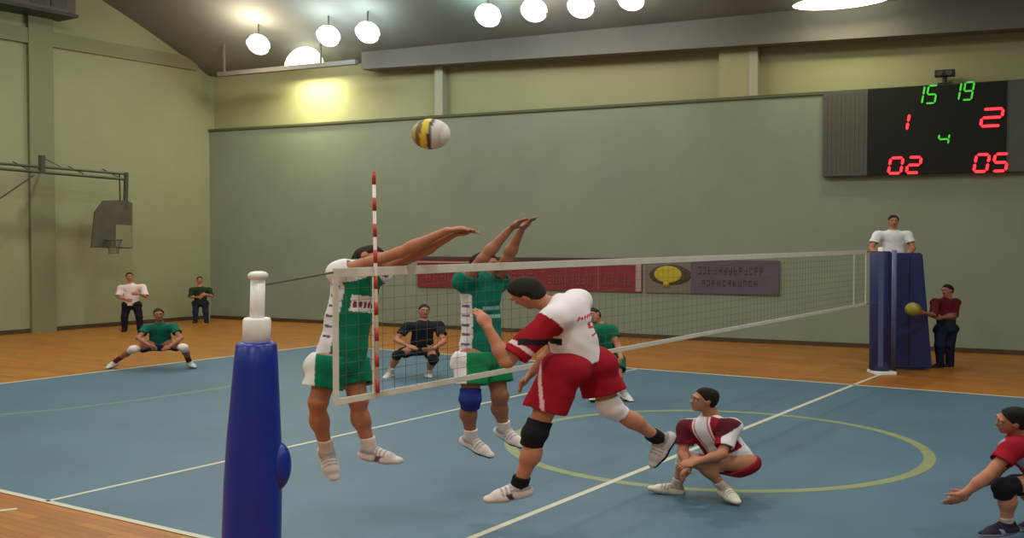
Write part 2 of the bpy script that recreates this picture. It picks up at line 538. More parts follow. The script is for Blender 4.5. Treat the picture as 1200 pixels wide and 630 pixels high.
def digit(ch, x, z, w, h, th, m, name='digit'):
    """seven-segment figure, lower left corner at x, z; slanted"""
    bm = bmesh.new()
    sl = 0.16
    P_ = dict(a=((0, 1), (1, 1)), b=((1, 1), (1, .5)), c=((1, .5), (1, 0)), d=((0, 0), (1, 0)), e=((0, 0), (0, .5)), f=((0, .5), (0, 1)), g=((0, .5), (1, .5)))
    for sname in SEG[ch]:
        (xa, za), (xb, zb_) = P_[sname]
        pa = np.array([x + xa * w + sl * za * h, z + za * h]); pb = np.array([x + xb * w + sl * zb_ * h, z + zb_ * h])
        d = (pb - pa) / np.linalg.norm(pb - pa); n = np.array([-d[1], d[0]]) * th
        pa = pa + d * th * .35; pb = pb - d * th * .35
        ring = [pa - n * 0, pa + d * th + n, pb - d * th + n, pb, pb - d * th - n, pa + d * th - n]
        lo = [bm.verts.new((p[0], -.186, p[1])) for p in ring]; hi = [bm.verts.new((p[0], -.205, p[1])) for p in ring]
        bm.faces.new(lo); bm.faces.new(hi)
        for i in range(6): bm.faces.new((lo[i], lo[(i + 1) % 6], hi[(i + 1) % 6], hi[i]))
    from_bm(name, bm, m, root)
def place_digits(txt, x0, y0, x1, y1, m, th):
    """px box of the whole group"""
    a, zb1 = on_wall(x0, y1, -.2); b, zt1 = on_wall(x1, y0, -.2)
    a -= s0; b -= s0
    n = len(txt); h = zt1 - zb1; tot = b - a - .16 * h
    w = tot / (n + (n - 1) * .45)
    for i, ch in enumerate(txt):
        digit(ch, a + i * w * 1.45 - (w * 0.6 if ch == '1' and n == 1 else 0), zb1 - zb, w, h, th, m)
place_digits('15', 1070, 100, 1099, 122, M['led_green'], .02)
place_digits('19', 1113, 96, 1142, 118, M['led_green'], .02)
place_digits('1', 1056, 133, 1076, 153, M['led_red'], .030)
place_digits('2', 1149, 127, 1176, 148, M['led_red'], .030)
place_digits('4', 1099, 157, 1113, 169, M['led_green'], .02)
place_digits('02', 1041, 184, 1080, 203, M['led_red'], .030)
place_digits('05', 1141, 180, 1182, 201, M['led_red'], .030)

s, z = on_wall(1107, 94, -.1)
root = empty('buzzer_horn', wall_pt(s, -.06, 6.24), RZW, 'small dark horn speaker on the ledge above the scoreboard', 'speaker')
bm = bmesh.new(); box(bm, (0, 0, .24), (.44, .2, .16), bev=.02); from_bm('housing', bm, M['black'], root)
bm = bmesh.new(); tube(bm, [(0, 0, 0), (0, 0, .18)], .05, 8); box(bm, (0, 0, .01), (.3, .16, .02)); from_bm('stand', bm, M['black'], root)
bm = bmesh.new()
for sx in (-.1, .1): tube(bm, [(sx, -.09, .24), (sx, -.16, .24)], [.03, .07], 12)
from_bm('horn_mouth', bm, M['dark'], root)

# ------------------------------------------------------------------ banners on the back wall
def banner(sa, sb, z0, z1, label, m):
    root = empty('banner', wall_pt(sa, -.03, z0), RZW, label, 'banner', 'banners on the back wall')
    bm = bmesh.new(); box(bm, ((sb - sa) / 2, 0, (z1 - z0) / 2), (sb - sa, .03, z1 - z0)); from_bm('sheet', bm, m, root)
    return root
def marks(root, name, x0, x1, z0, z1, n, m, seed):
    """row of letter-like strokes"""
    r = random.Random(seed); bm = bmesh.new(); w = (x1 - x0) / n
    for k in range(n):
        x = x0 + k * w; lx = w * .62
        for st in r.sample(range(5), 3):
            if st == 0: box(bm, (x + lx * .1, -.022, (z0 + z1) / 2), (lx * .25, .012, z1 - z0))
            if st == 1: box(bm, (x + lx * .9, -.022, (z0 + z1) / 2), (lx * .25, .012, z1 - z0))
            if st == 2: box(bm, (x + lx * .5, -.022, z1 - .02), (lx, .012, .04))
            if st == 3: box(bm, (x + lx * .5, -.022, (z0 + z1) / 2), (lx, .012, .04))
            if st == 4: box(bm, (x + lx * .5, -.022, z0 + .02), (lx, .012, .04))
    from_bm(name, bm, m, root)
sa = on_wall(490, 320)[0]; sb = on_wall(753, 320)[0]
root = banner(sa, sb, 1.22, 2.12, 'red advertising banner with dark top edge seen through the net', M['b_red'])
L = sb - sa
bm = bmesh.new(); box(bm, (L / 2, -.018, .85), (L, .012, .10)); from_bm('top_border', bm, M['b_border'], root)
bm = bmesh.new(); box(bm, (L - .1, -.02, .40), (.16, .012, .76)); box(bm, (L / 2, -.02, .74), (L, .01, .045)); from_bm('pale_edge', bm, M['b_pale'], root)
x7 = on_wall(702, 320)[0] - sa
bm = bmesh.new(); box(bm, (x7, -.02, .36), (.05, .012, .66)); from_bm('divider', bm, M['b_rose'], root)
marks(root, 'lettering', x7 + .15, L - .3, .18, .42, 7, M['b_rose'], 3)
marks(root, 'lettering', x7 - 1.5, x7 - .15, .18, .42, 8, M['b_rose'], 5)
marks(root, 'lettering', .3, x7 - 1.9, .18, .46, 14, M['b_rose'], 6)
sa = on_wall(757, 320)[0]; sm = on_wall(810, 320)[0]; sb = on_wall(914, 320)[0]
root = banner(sa, sb, 1.22, 2.10, 'taupe and violet banner with a yellow oval emblem on the wall', M['b_grey'])
L = sb - sa
bm = bmesh.new(); box(bm, ((sm - sa + L) / 2, -.018, .44), (L - sm + sa, .012, .86)); from_bm('violet_field', bm, M['b_purple'], root)
cx, cz = on_wall(786, 322); cx -= sa; cz -= 1.22
bm = bmesh.new(); bmesh.ops.create_uvsphere(bm, u_segments=24, v_segments=10, radius=1, matrix=Matrix.Translation((cx, -.018, cz)) @ Matrix.Diagonal((.58, .012, .27, 1)))
em = from_bm('emblem', bm, M['b_brown'], root, True)
bm = bmesh.new(); bmesh.ops.create_uvsphere(bm, u_segments=24, v_segments=10, radius=1, matrix=Matrix.Translation((cx - .06, -.028, cz + .02)) @ Matrix.Diagonal((.38, .012, .22, 1)))
box(bm, (cx - .1, -.026, cz - .22), (.16, .012, .2)); from_bm('emblem_disc', bm, M['b_yellow'], em, True)
marks(root, 'lettering', sm - sa + .2, L - .35, .50, .70, 13, M['b_brown'], 8)
marks(root, 'lettering', sm - sa + .3, L - .5, .20, .36, 11, M['b_brown'], 9)

# ------------------------------------------------------------------ volleyball net
NZ = 2.43
ya, yb = -7.02, 7.35
def sag(y): return NZ - .012 + .05 * 0 * y
root = empty('volleyball_net', (0, 0, 0), 0, 'volleyball net with white top tape stretched across the court', 'net')
bm = bmesh.new()
box(bm, (0, (ya + yb) / 2, NZ - .035), (.012, yb - ya, .07), bev=.003)
from_bm('top_tape', bm, M['tape'], root)
bm = bmesh.new(); box(bm, (0, (ya + yb) / 2, NZ - 1.0), (.012, yb - ya, .05), bev=.003); from_bm('bottom_tape', bm, M['tape'], root)
for y, w in ((ya + .03, .055), (-HW + .02, .05), (HW - .02, .05), (yb - .03, .055)):
    bm = bmesh.new(); box(bm, (-.003, y, NZ - .51), (.016, w, .95), bev=.003); from_bm('side_band', bm, M['tape'], root)
bm = bmesh.new()
for k in range(1, 10): box(bm, (0, (ya + yb) / 2, NZ - .06 - k * .0935), (.003, yb - ya, .0028))
n = int((yb - ya) / .14)
for k in range(1, n): box(bm, (0, ya + k * (yb - ya) / n, NZ - .52), (.003, .0018, .94))
from_bm('netting', bm, M['cord'], root)
bm = bmesh.new()
tube(bm, [(0, -7.74, NZ - .10), (0, ya, NZ - .03)], .008, 6)
tube(bm, [(0, yb, NZ - .03), (0, 8.25, NZ - .03)], .008, 6)
tube(bm, [(0, yb, NZ - 1.0), (0, 8.25, NZ - 1.02)], .008, 6)
from_bm('tension_cable', bm, M['cord'], root)
root = empty('net_antenna', (.02, -HW + .02, NZ - .98), 0, 'red and white striped antenna rod standing on the near end of the net', 'antenna')
H_ = 1.72
bm = bmesh.new(); tube(bm, [(.004, 0, 0), (-.012, -.02, H_)], .014, 8); from_bm('rod', bm, M['ant_white'], root, True)
for k in range(0, 17, 2):
    z0, z1 = k * H_ / 17, (k + 1) * H_ / 17
    fx = lambda z: (.004 - .016 * z / H_, -.02 * z / H_, z)
    bm = bmesh.new(); tube(bm, [fx(z0), fx(z1)], .0155, 8); tag(from_bm('stripe', bm, M['red'], root, True), 'red stripe')

# ------------------------------------------------------------------ posts
foot = np.array([0.0, -7.86, 0.0])
root = empty('net_post', foot, 0, 'near net post in royal blue padding with white pole on top', 'post', 'padded net posts')
lean = Vector((.05, .055, 2.42))
def leaned(bm):
    for v in bm.verts:
        k = v.co.z / 2.42
        v.co.x += lean.x * k; v.co.y += lean.y * k
bm = bmesh.new()
lathe(bm, [(.17, .0), (.205, .02), (.20, .3), (.198, .7), (.195, 1.0), (.182, 1.3), (.165, 1.55), (.148, 1.8), (.138, 1.93), (.12, 1.95), (.06, 1.95)], 32)
bmesh.ops.create_uvsphere(bm, u_segments=20, v_segments=12, radius=1, matrix=Matrix.Translation((.12, .1, 1.10)) @ Matrix.Diagonal((.10, .10, .17, 1)))
leaned(bm); from_bm('padding', bm, M['blue'], root, True)
bm = bmesh.new(); lathe(bm, [(.095, 1.9), (.095, 2.10), (.085, 2.115), (.05, 2.115)], 28); leaned(bm); tag(from_bm('sleeve', bm, M['white'], root, True), 'white sleeve')
bm = bmesh.new(); lathe(bm, [(.05, 2.0), (.05, 2.38)], 20); leaned(bm); tag(from_bm('pole', bm, M['white'], root, True), 'white pole')
bm = bmesh.new(); lathe(bm, [(.05, 2.375), (.066, 2.385), (.07, 2.41), (.05, 2.425), (.02, 2.43)], 20); leaned(bm); from_bm('cap', bm, M['white'], root, True)

pf = ground(1031, 437)
root = empty('net_post', pf, YAW, 'far net post in dark blue padding beside the referee stand', 'post', 'padded net posts')
bm = bmesh.new(); lathe(bm, [(.18, .06), (.205, .08), (.205, 2.36), (.18, 2.40), (.06, 2.40)], 28); from_bm('padding', bm, M['navy'], root, True)
bm = bmesh.new()
box(bm, (-.06, -.205, 1.25), (.10, .02, 2.2), bev=.005)
tag(from_bm('lacing', bm, M['lace'], root), 'pale lacing strip')
bm = bmesh.new(); lathe(bm, [(.06, 0), (.06, 2.46), (.04, 2.48)], 16); from_bm('pole', bm, M['white'], root, True)
bm = bmesh.new(); box(bm, (.02, -.05, .03), (.42, .5, .06), bev=.01); tag(from_bm('base_plate', bm, M['white'], root), 'white base plate')

# referee stand
ps = ground(1064, 433)
root = empty('referee_stand', ps, YAW, 'tall dark blue padded referee stand behind the far net post', 'referee stand')
bm = bmesh.new()
hexa(bm, [(-.36, -.1, .03), (.46, -.1, .03), (.46, .0, .03), (-.36, .0, .03), (-.36, -.1, 2.36), (.24, -.1, 2.36), (.24, .0, 2.36), (-.36, .0, 2.36)])
bmesh.ops.bevel(bm, geom=list(bm.edges), offset=.03, segments=3, affect='EDGES')
from_bm('front_padding', bm, M['navy'], root)
for xs in ((-.36, -.28, -.36, -.28), (.38, .46, .18, .26)):
    bm = bmesh.new()
    hexa(bm, [(xs[0], .0, .03), (xs[1], .0, .03), (xs[1], .95, .03), (xs[0], .95, .03), (xs[2], .0, 2.34), (xs[3], .0, 2.34), (xs[3], .55, 2.2), (xs[2], .55, 2.2)])
    bmesh.ops.bevel(bm, geom=list(bm.edges), offset=.02, segments=2, affect='EDGES')
    from_bm('side_padding', bm, M['navy'], root)
bm = bmesh.new(); tube(bm, [(-.37, -.2, 0), (-.37, -.2, 2.42)], .05, 14); tag(from_bm('pole', bm, mat('pale_blue_pole', (92, 102, 145), .5), root, True), 'pale front pole')
bm = bmesh.new(); box(bm, (-.05, .68, 1.99), (.44, .32, .05), bev=.01); from_bm('seat', bm, M['black'], root)
bm = bmesh.new(); box(bm, (-.05, .42, 1.56), (.44, .7, .05), bev=.01); from_bm('footboard', bm, M['black'], root)
bm = bmesh.new()
for k in range(6): tube(bm, [(-.26, .97 - k * .02, .3 + k * .33), (.3, .97 - k * .02, .3 + k * .33)], .018, 8)
for x in (-.26, .3): tube(bm, [(x, .98, 0), (x, .86, 2.1)], .025, 8)
from_bm('ladder', bm, M['alu'], root)
bm = bmesh.new()
box(bm, (-.02, -.104, 1.2), (.012, .012, 2.2))
from_bm('seam', bm, M['black'], root)

# ------------------------------------------------------------------ surface builder for people
class Field:
    """smooth union of tapered limbs on a grid, meshed as one continuous surface"""
    def __init__(s, h):
        s.h = h; s.prims = []
    def cone(s, a, b, ra, rb=None, k=.03, flat=None, clip=(), op=1):
        rb = ra if rb is None else rb
        s.prims.append((np.array(a, float), np.array(b, float), ra, rb, k, flat, clip, op))
        return s
    def ball(s, c, r, k=.02, flat=None, clip=(), op=1):
        return s.cone(c, np.array(c) + 1e-5, r, r, k, flat, clip, op)
    def ell(s, c, frame, radii, k=.02, op=1, clip=()):
        rm = max(radii)
        s.prims.append((np.array(c, float), np.array(c, float) + 1e-5, rm, rm, k, [(f, r / rm) for f, r in zip(frame, radii)], clip, op))
        return s
    def mesh(s, cuts=(), wob=0.0):
        h = s.h
        add = [p for p in s.prims if p[7] > 0]
        lo = np.min([np.minimum(p[0] - p[2], p[1] - p[3]) for p in add], 0) - 4 * h
        hi = np.max([np.maximum(p[0] + p[2], p[1] + p[3]) for p in add], 0) + 4 * h
        n = np.ceil((hi - lo) / h).astype(int) + 1
        V = np.full(n, 1.0, np.float32)
        ax = [lo[i] + h * np.arange(n[i]) for i in range(3)]
        for a, b, ra, rb, k, flat, clip, op in s.prims:
            m = k + 4 * h
            i0 = np.clip(np.floor((np.minimum(a - ra, b - rb) - m - lo) / h).astype(int), 0, n)
            i1 = np.clip(np.ceil((np.maximum(a + ra, b + rb) + m - lo) / h).astype(int) + 1, 0, n)
            if np.any(i1 <= i0): continue
            sl = tuple(slice(p, q) for p, q in zip(i0, i1))
            P = np.stack(np.meshgrid(*[ax[i][sl[i]] for i in range(3)], indexing='ij'), -1)
            d = b - a
            aa = a
            sc = 1.0
            Q = P - aa
            if flat:
                for axis, f in flat:
                    axis = np.asarray(axis, float)
                    Q = Q + (Q @ axis)[..., None] * axis * (1 / f - 1)
                    d = d + (d @ axis) * axis * (1 / f - 1)
                sc = min(f for _, f in flat)
            dd = d @ d
            t = np.clip((Q @ d) / dd, 0, 1) if dd > 1e-8 else np.zeros(Q.shape[:-1])
            D = np.linalg.norm(Q - t[..., None] * d, axis=-1) - (ra + (rb - ra) * t)
            if flat: D = D * (0.5 + 0.5 * sc)
            for pt, nn in clip:
                D = np.maximum(D, (P - np.asarray(pt)) @ np.asarray(nn))
            W = V[sl]
            if op > 0:
                hh = np.maximum(k - np.abs(W - D), 0) / max(k, 1e-6)
                V[sl] = np.minimum(W, D) - hh * hh * k * .25
            else:
                V[sl] = np.maximum(W, -D)
        if cuts or wob:
            P = np.stack(np.meshgrid(*ax, indexing='ij'), -1)
            if wob:
                V += wob * (np.sin(P[..., 0] * 31 + 2.1 * np.sin(P[..., 2] * 17)) * np.sin(P[..., 2] * 23 + 1.7 * np.sin(P[..., 0] * 13)) + .6 * np.sin(P[..., 1] * 27 + P[..., 2] * 19))
            for pt, nn in cuts:
                V = np.maximum(V, (P - np.asarray(pt)) @ np.asarray(nn))
        return surface_nets(V, lo, h)


def surface_nets(V, lo, h):
    ins = V < 0
    n = V.shape
    c = [ins[i:n[0] - 1 + i, j:n[1] - 1 + j, k:n[2] - 1 + k] for i in (0, 1) for j in (0, 1) for k in (0, 1)]
    cnt = sum(x.astype(np.int8) for x in c)
    act = np.argwhere((cnt > 0) & (cnt < 8))
    idx = np.full((n[0] - 1, n[1] - 1, n[2] - 1), -1, np.int64)
    idx[tuple(act.T)] = np.arange(len(act))
    pos = np.zeros((len(act), 3)); num = np.zeros(len(act))
    offs = [(i, j, k) for i in (0, 1) for j in (0, 1) for k in (0, 1)]
    vals = {o: V[act[:, 0] + o[0], act[:, 1] + o[1], act[:, 2] + o[2]].astype(float) for o in offs}
    for o in offs:
        for d in range(3):
            if o[d] == 0:
                o2 = list(o); o2[d] = 1; o2 = tuple(o2)
                va, vb = vals[o], vals[o2]
                x = (va < 0) != (vb < 0)
                t = np.where(x, va / np.where(x, va - vb, 1), 0)
                p = np.tile(np.array(o, float), (len(act), 1)); p[:, d] += t
                pos[x] += p[x]; num[x] += 1
    verts = lo + h * (act + pos / num[:, None])
    quads = []
    for d in range(3):
        a = [slice(None)] * 3; b = [slice(None)] * 3
        a[d] = slice(0, n[d] - 1); b[d] = slice(1, n[d])
        e = ins[tuple(a)] != ins[tuple(b)]
        q = np.argwhere(e)
        u, w = (d + 1) % 3, (d + 2) % 3
        q = q[(q[:, u] > 0) & (q[:, w] > 0) & (q[:, u] < n[u] - 1) & (q[:, w] < n[w] - 1)]
        flip = ins[tuple(q.T)]
        cs = []
        for du, dw in ((1, 1), (0, 1), (0, 0), (1, 0)):
            qq = q.copy(); qq[:, u] -= du; qq[:, w] -= dw
            cs.append(idx[tuple(qq.T)])
        f = np.stack(cs, 1)
        f[~flip] = f[~flip][:, ::-1]
        quads.append(f)
    return verts, np.concatenate(quads)


STRETCH = 1.3
def put_mesh(name, vf, m, colour, parent=None):
    v, f = vf
    me = bpy.data.meshes.new(name)
    w = v * np.array([STRETCH, 1, 1])
    me.vertices.add(len(w)); me.vertices.foreach_set('co', w.ravel().astype(np.float32))
    me.loops.add(f.size); me.loops.foreach_set('vertex_index', f.ravel().astype(np.int32))
    me.polygons.add(len(f)); me.polygons.foreach_set('loop_start', np.arange(0, f.size, 4, dtype=np.int32))
    me.polygons.foreach_set('use_smooth', np.ones(len(f), bool))
    me.update(calc_edges=True); me.validate()
    me.materials.append(m)
    c = colour(v) if callable(colour) else np.tile(lin(colour), (len(v), 1))
    at_ = me.color_attributes.new('Col', 'FLOAT_COLOR', 'POINT')
    at_.data.foreach_set('color', np.concatenate([c, np.ones((len(v), 1))], 1).ravel().astype(np.float32))
    return link(name, me, parent)


def unit(v): return np.asarray(v, float) / (np.linalg.norm(v) + 1e-12)
def seg_d(v, a, b):
    d = b - a
    t = np.clip(((v - a) @ d) / (d @ d), 0, 1)
    return np.linalg.norm(v - a - t[:, None] * d, axis=1)


class Person:
    def __init__(s, D0, joints, label, face, skin=(190, 140, 112), hair=(38, 30, 26), sc=1.0, h=.0085, ground_z=0.0, hair_long=0.0, curl=.25, palms={}):
        s.sc, s.h, s.skin, s.haircol, s.curl = sc, h, skin, hair, curl
        W = {k: at(v[0], v[1], D0 + (v[2] if len(v) > 2 else 0)) for k, v in joints.items()}
        base = W['pelvis'].copy(); base[2] = ground_z
        s.base = base
        J = {k: s.loc(p) for k, p in W.items()}
        s.J = J; s.D0 = D0
        s.face = unit(face); s.palms = palms
        mid = (J['shL'] + J['shR']) / 2
        s.mid = mid
        s.U = unit(mid - J['pelvis'])
        r = J['shR'] - J['shL']; s.R = unit(r - s.U * (r @ s.U)); s.Fr = np.cross(s.U, s.R)
        hr = J['hipR'] - J['hipL']; s.HU = unit(J['pelvis'] - (J['knL'] + J['knR']) / 2 + s.U * .5)
        s.HU = s.U
        s.HR = unit(hr - s.HU * (hr @ s.HU)); s.HF = np.cross(s.HU, s.HR)
        s.build(label, hair_long)

    def loc(s, p):
        r = p - s.base
        return np.array([(r @ RT) / STRETCH, r @ FH, r[2]])

    def torso(s, F, g=0.0, low=True):
        J, c, U, Fr, R = s.J, s.sc, s.U, s.Fr, s.R
        P, M_ = J['pelvis'], s.mid
        fl = [(Fr, .70)]
        F.cone(P + (M_ - P) * .42, M_ - U * .09 * c, (.128 + g * 1.2) * c, (.158 + g) * c, .05, fl)
        F.cone(P - U * (.0 if low else .02), P + (M_ - P) * .5, (.142 + g) * c, (.132 + g * 1.2) * c, .05, fl)
        F.cone(J['shL'] - U * .005, J['shR'] - U * .005, (.066 + g) * c, None, .06)
        F.cone(M_ - U * .02, M_ + (J['neck'] - M_) * .7, (.085 + g) * c, (.062 + g * .6) * c, .05, [(Fr, .85)])

    def build(s, label, hair_long):
        J, c, h = s.J, s.sc, s.h
        F = Field(h)
        s.torso(F)
        F.cone(J['hipL'], J['hipR'], .105 * c, None, .05, [(s.HF, .9)])
        for sd in 'LR':
            F.ball(J['hip' + sd] - s.HF * .055 * c - s.HU * .03 * c, .095 * c, .05)
            hp_, kn, an = J['hip' + sd], J['kn' + sd], J['an' + sd]
            F.cone(hp_, kn, .088 * c, .058 * c, .05)
            F.ball(kn, .06 * c, .03)
            shin = an - kn; back = -unit(np.cross(np.cross(shin, s.HF), shin)) if np.linalg.norm(np.cross(shin, s.HF)) > 1e-6 else -s.HF
            F.cone(kn + shin * .12 + back * .012, kn + shin * .42 + back * .02 * c, .052 * c, .057 * c, .04)
            F.cone(kn + shin * .35 + back * .016 * c, an, .054 * c, .036 * c, .04)
            d = unit(J['to' + sd] - an)
            F.cone(an, an + d * .13 * c, .036 * c, .03 * c, .02)
            # arm
            sh, el, wr, ha = J['sh' + sd], J['el' + sd], J['wr' + sd], J['ha' + sd]
            F.cone(sh, el, .054 * c, .041 * c, .04)
            F.ball(sh, .066 * c, .04)
            F.cone(el, el + (wr - el) * .35, .040 * c, .043 * c, .03)
            F.cone(el + (wr - el) * .3, wr, .043 * c, .028 * c, .03)
            s.hand(F, sd, wr, unit(ha - wr))
        # head
        H, f = J['head'], s.face
        up0 = unit(H - J['neck'] + f * .03)
        hu = unit(up0 - f * (up0 @ f)); hs_ = np.cross(f, hu)
        s.hu, s.hs = hu, hs_
        F.cone(J['neck'] - s.U * .06 * c, H - hu * .05 * c - f * .02 * c, .062 * c, .056 * c, .03)
        fr = (hs_, f, hu)
        F.ell(H + hu * .025 * c - f * .012 * c, fr, (.077 * c, .097 * c, .092 * c), .03)
        F.ell(H - hu * .045 * c + f * .022 * c, fr, (.060 * c, .068 * c, .075 * c), .04)
        F.ell(H - hu * .100 * c + f * .062 * c, fr, (.028 * c, .022 * c, .020 * c), .03)       # chin
        F.cone(H + hu * .012 * c + f * .084 * c, H - hu * .030 * c + f * .101 * c, .009 * c, .015 * c, .016)   # nose
        F.cone(H - hu * .066 * c + f * .083 * c - hs_ * .018 * c, H - hu * .066 * c + f * .083 * c + hs_ * .018 * c, .010 * c, None, .010)  # lips
        F.cone(H + hu * .030 * c + f * .082 * c - hs_ * .045 * c, H + hu * .030 * c + f * .082 * c + hs_ * .045 * c, .013 * c, None, .02)   # brow
        for q in (-1, 1):
            F.ell(H - hu * .005 * c - f * .005 * c + hs_ * q * .080 * c, fr, (.011 * c, .022 * c, .033 * c), .008)
        lip, brow = H - hu * .066 * c + f * .092 * c, H + hu * .030 * c + f * .095 * c
        sk = lin(s.skin)
        def colr(v):
            cc = np.tile(sk, (len(v), 1))
            a = np.exp(-(seg_d(v, lip - hs_ * .018 * c, lip + hs_ * .018 * c) / (.010 * c)) ** 2)[:, None]
            cc = cc * (1 - a) + a * sk * np.array([.72, .45, .45])
            for q in (-1, 1):
                a = np.exp(-(seg_d(v, brow + hs_ * q * .018 * c, brow + hs_ * q * .048 * c) / (.008 * c)) ** 2)[:, None]
                cc = cc * (1 - a) + a * lin(s.haircol)
            for nm in 'LR':
                for j in ('kn', 'el'):
                    a = .18 * np.exp(-(np.linalg.norm(v - J[j + nm], axis=1) / .07) ** 2)[:, None]
                    cc = cc * (1 - a) + a * sk * np.array([1.0, .7, .66])
            return cc
        s.body = put_mesh('person', F.mesh(), M['skin'], colr)
        s.body.location = s.base
        s.body.rotation_euler = (0, 0, YAW)
        tag(s.body, label, 'person')
        # eyes
        if s.D0 < 25:
            for q in (-1, 1):
                bm = bmesh.new()
                ec = H + hu * .006 * c + f * .079 * c + hs_ * q * .032 * c
                for rr, ctr, mi in ((.0125, ec, 0), (.0072, ec + f * .0068 * c, 1)):
                    g_ = bmesh.ops.create_uvsphere(bm, u_segments=12, v_segments=8, radius=rr * c, matrix=Matrix.Translation(Vector(ctr)))
                    for v_ in g_['verts']:
                        for f_ in v_.link_faces: f_.material_index = mi
                for v_ in bm.verts: v_.co.x *= STRETCH
                from_bm('eye', bm, [M['eye'], M['iris']], s.body, True)
        # hair
        G = Field(h)
        G.ell(H + hu * .03 * c - f * .014 * c, fr, (.087 * c, .106 * c, .099 * c), .02)
        G.ell(H - hu * .015 * c - f * .045 * c, fr, (.075 * c, .062 * c, (.085 + hair_long) * c), .03)
        nrm = unit(f * .80 - hu * .60)
        vf = G.mesh([(H + f * .052 * c + hu * .060 * c, nrm), (H - hu * (.075 + hair_long) * c, -hu)], .0035)
        hc = lin(s.haircol)
        put_mesh('hair', vf, M['cloth'], lambda v: hc * (1 + .25 * np.sin(v @ hs_ * 420)[:, None]), s.body)

    def hand(s, F, sd, wr, d):
        c = s.sc
        pn = s.palms.get(sd)
        if pn is None:
            pn = np.cross(d, s.R if abs(d @ s.R) < .8 else s.U)
        pn = np.asarray(pn, float); pn = unit(pn - d * (pn @ d))     # palm side
        w = np.cross(d, pn) * (1 if sd == 'R' else -1)               # towards the thumb
        fl = [(pn, .55)]
        F.cone(wr + d * .015 * c, wr + d * .075 * c, .034 * c, .044 * c, .02, fl)
        F.cone(wr + d * .06 * c - w * .025 * c, wr + d * .085 * c + w * .022 * c, .026 * c, .028 * c, .02, fl)
        r = max(.0095 * c, s.h * 1.05)
        for i, (off, ln) in enumerate(((.031, .075), (.0105, .085), (-.0105, .078), (-.031, .060))):
            p = wr + d * (.092 - abs(off) * .2) * c + w * off * c
            ang = 0
            fan = unit(d + w * off * 2.4)
            for k, part in enumerate((.45, .32, .26)):
                ang += s.curl * (0.6 if k == 0 else 1.0)
                q = p + (fan * math.cos(ang) + pn * math.sin(ang)) * ln * part * c
                F.cone(p, q, r * (1 - .07 * k), r * (1 - .07 * (k + 1)), .005)
                p = q
        t0 = wr + d * .03 * c + w * .028 * c
        t1 = t0 + unit(d * .62 + w * .72 + pn * .25) * .042 * c
        t2 = t1 + unit(d * .82 + w * .45 + pn * .3) * .036 * c
        F.cone(t0, t1, .016 * c, r * 1.15, .012); F.cone(t1, t2, r * 1.15, r * .95, .006)

    # ---- clothing
    def jersey(s, colour, sleeve=.72, g=.018, hem=-.06, name='jersey', sr=.076):
        J, c = s.J, s.sc
        F = Field(s.h)
        s.torso(F, g, False)
        F.cone(J['pelvis'] + s.HU * hem * c, J['pelvis'] + s.U * .12, (.150 + g) * c, (.145 + g) * c, .05, [(s.Fr, .78)])
        for sd in 'LR':
            sh, el = J['sh' + sd], J['el' + sd]
            d = unit(el - sh); e = sh + (el - sh) * sleeve
            F.cone(sh, e + d * .05, sr * c, (sr + .006) * c, .045, clip=[(e, d)])
            F.cone(e - d * .035, e + d * .05, (sr - .012) * c, None, op=-1)
        F.cone(J['neck'] + (s.mid - J['neck']) * .1, J['head'], .068 * c, None, op=-1)
        return put_mesh(name, F.mesh([(J['pelvis'] + s.HU * hem * c, -s.HU)], .003), M['cloth'], colour, s.body)

    def shorts(s, colour, length=.62, name='shorts', r=(.112, .122), waist=.06):
        J, c = s.J, s.sc
        F = Field(s.h)
        F.cone(J['hipL'], J['hipR'], .128 * c, None, .05, [(s.HF, .95)])
        F.cone(J['pelvis'], J['pelvis'] + s.U * .12, .15 * c, .145 * c, .05, [(s.HF, .8)])
        for sd in 'LR':
            hp_, kn = J['hip' + sd], J['kn' + sd]
            F.ball(hp_ - s.HF * .055 * c - s.HU * .03 * c, .11 * c, .05)
        for sd in 'LR':
            hp_, kn = J['hip' + sd], J['kn' + sd]
            d = unit(kn - hp_); e = hp_ + (kn - hp_) * length
            F.cone(hp_, e + d * .08, r[0] * c, r[1] * c, .03, clip=[(e, d)])
        for sd in 'LR':
            hp_, kn = J['hip' + sd], J['kn' + sd]
            d = unit(kn - hp_); e = hp_ + (kn - hp_) * length
            F.cone(e - d * .02, e + d * .08, (r[1] - .022) * c, None, op=-1)
        return put_mesh(name, F.mesh([(J['pelvis'] + s.U * waist * c, s.U)], .003), M['cloth'], colour, s.body)

    def trousers(s, colour):
        J, c = s.J, s.sc
        F = Field(s.h)
        F.cone(J['hipL'], J['hipR'], .125 * c, None, .05, [(s.HF, .95)])
        F.cone(J['pelvis'], J['pelvis'] + s.U * .12, .148 * c, .142 * c, .05, [(s.HF, .8)])
        for sd in 'LR':
            hp_, kn, an = J['hip' + sd], J['kn' + sd], J['an' + sd]
            F.cone(hp_, kn, .108 * c, .08 * c, .03); F.cone(kn, an, .08 * c, .068 * c, .03)
            d = unit(an - kn)
        return put_mesh('trousers', F.mesh([(J['pelvis'] + s.U * .09 * c, s.U)], .003), M['cloth'], colour, s.body)

    def band(s, joint_a, joint_b, t0, t1, r0, r1, colour, name, label=None, puff=0.0, fwd=None):
        J, c = s.J, s.sc
        F = Field(s.h)
        a, b = J[joint_a], J[joint_b]
        p, q = a + (b - a) * t0, a + (b - a) * t1
        d = unit(q - p)
        F.cone(p - d * .03, q + d * .03, r0 * c, r1 * c, .01, clip=[(p, -d), (q, d)])
        if puff: F.ball((p + q) / 2 + (np.zeros(3) if fwd is None else fwd), puff * c, .02, clip=[(p, -d), (q, d)])
        o = put_mesh(name, F.mesh(), M['cloth'], colour, s.body)
        if label: o['label'] = label
        return o

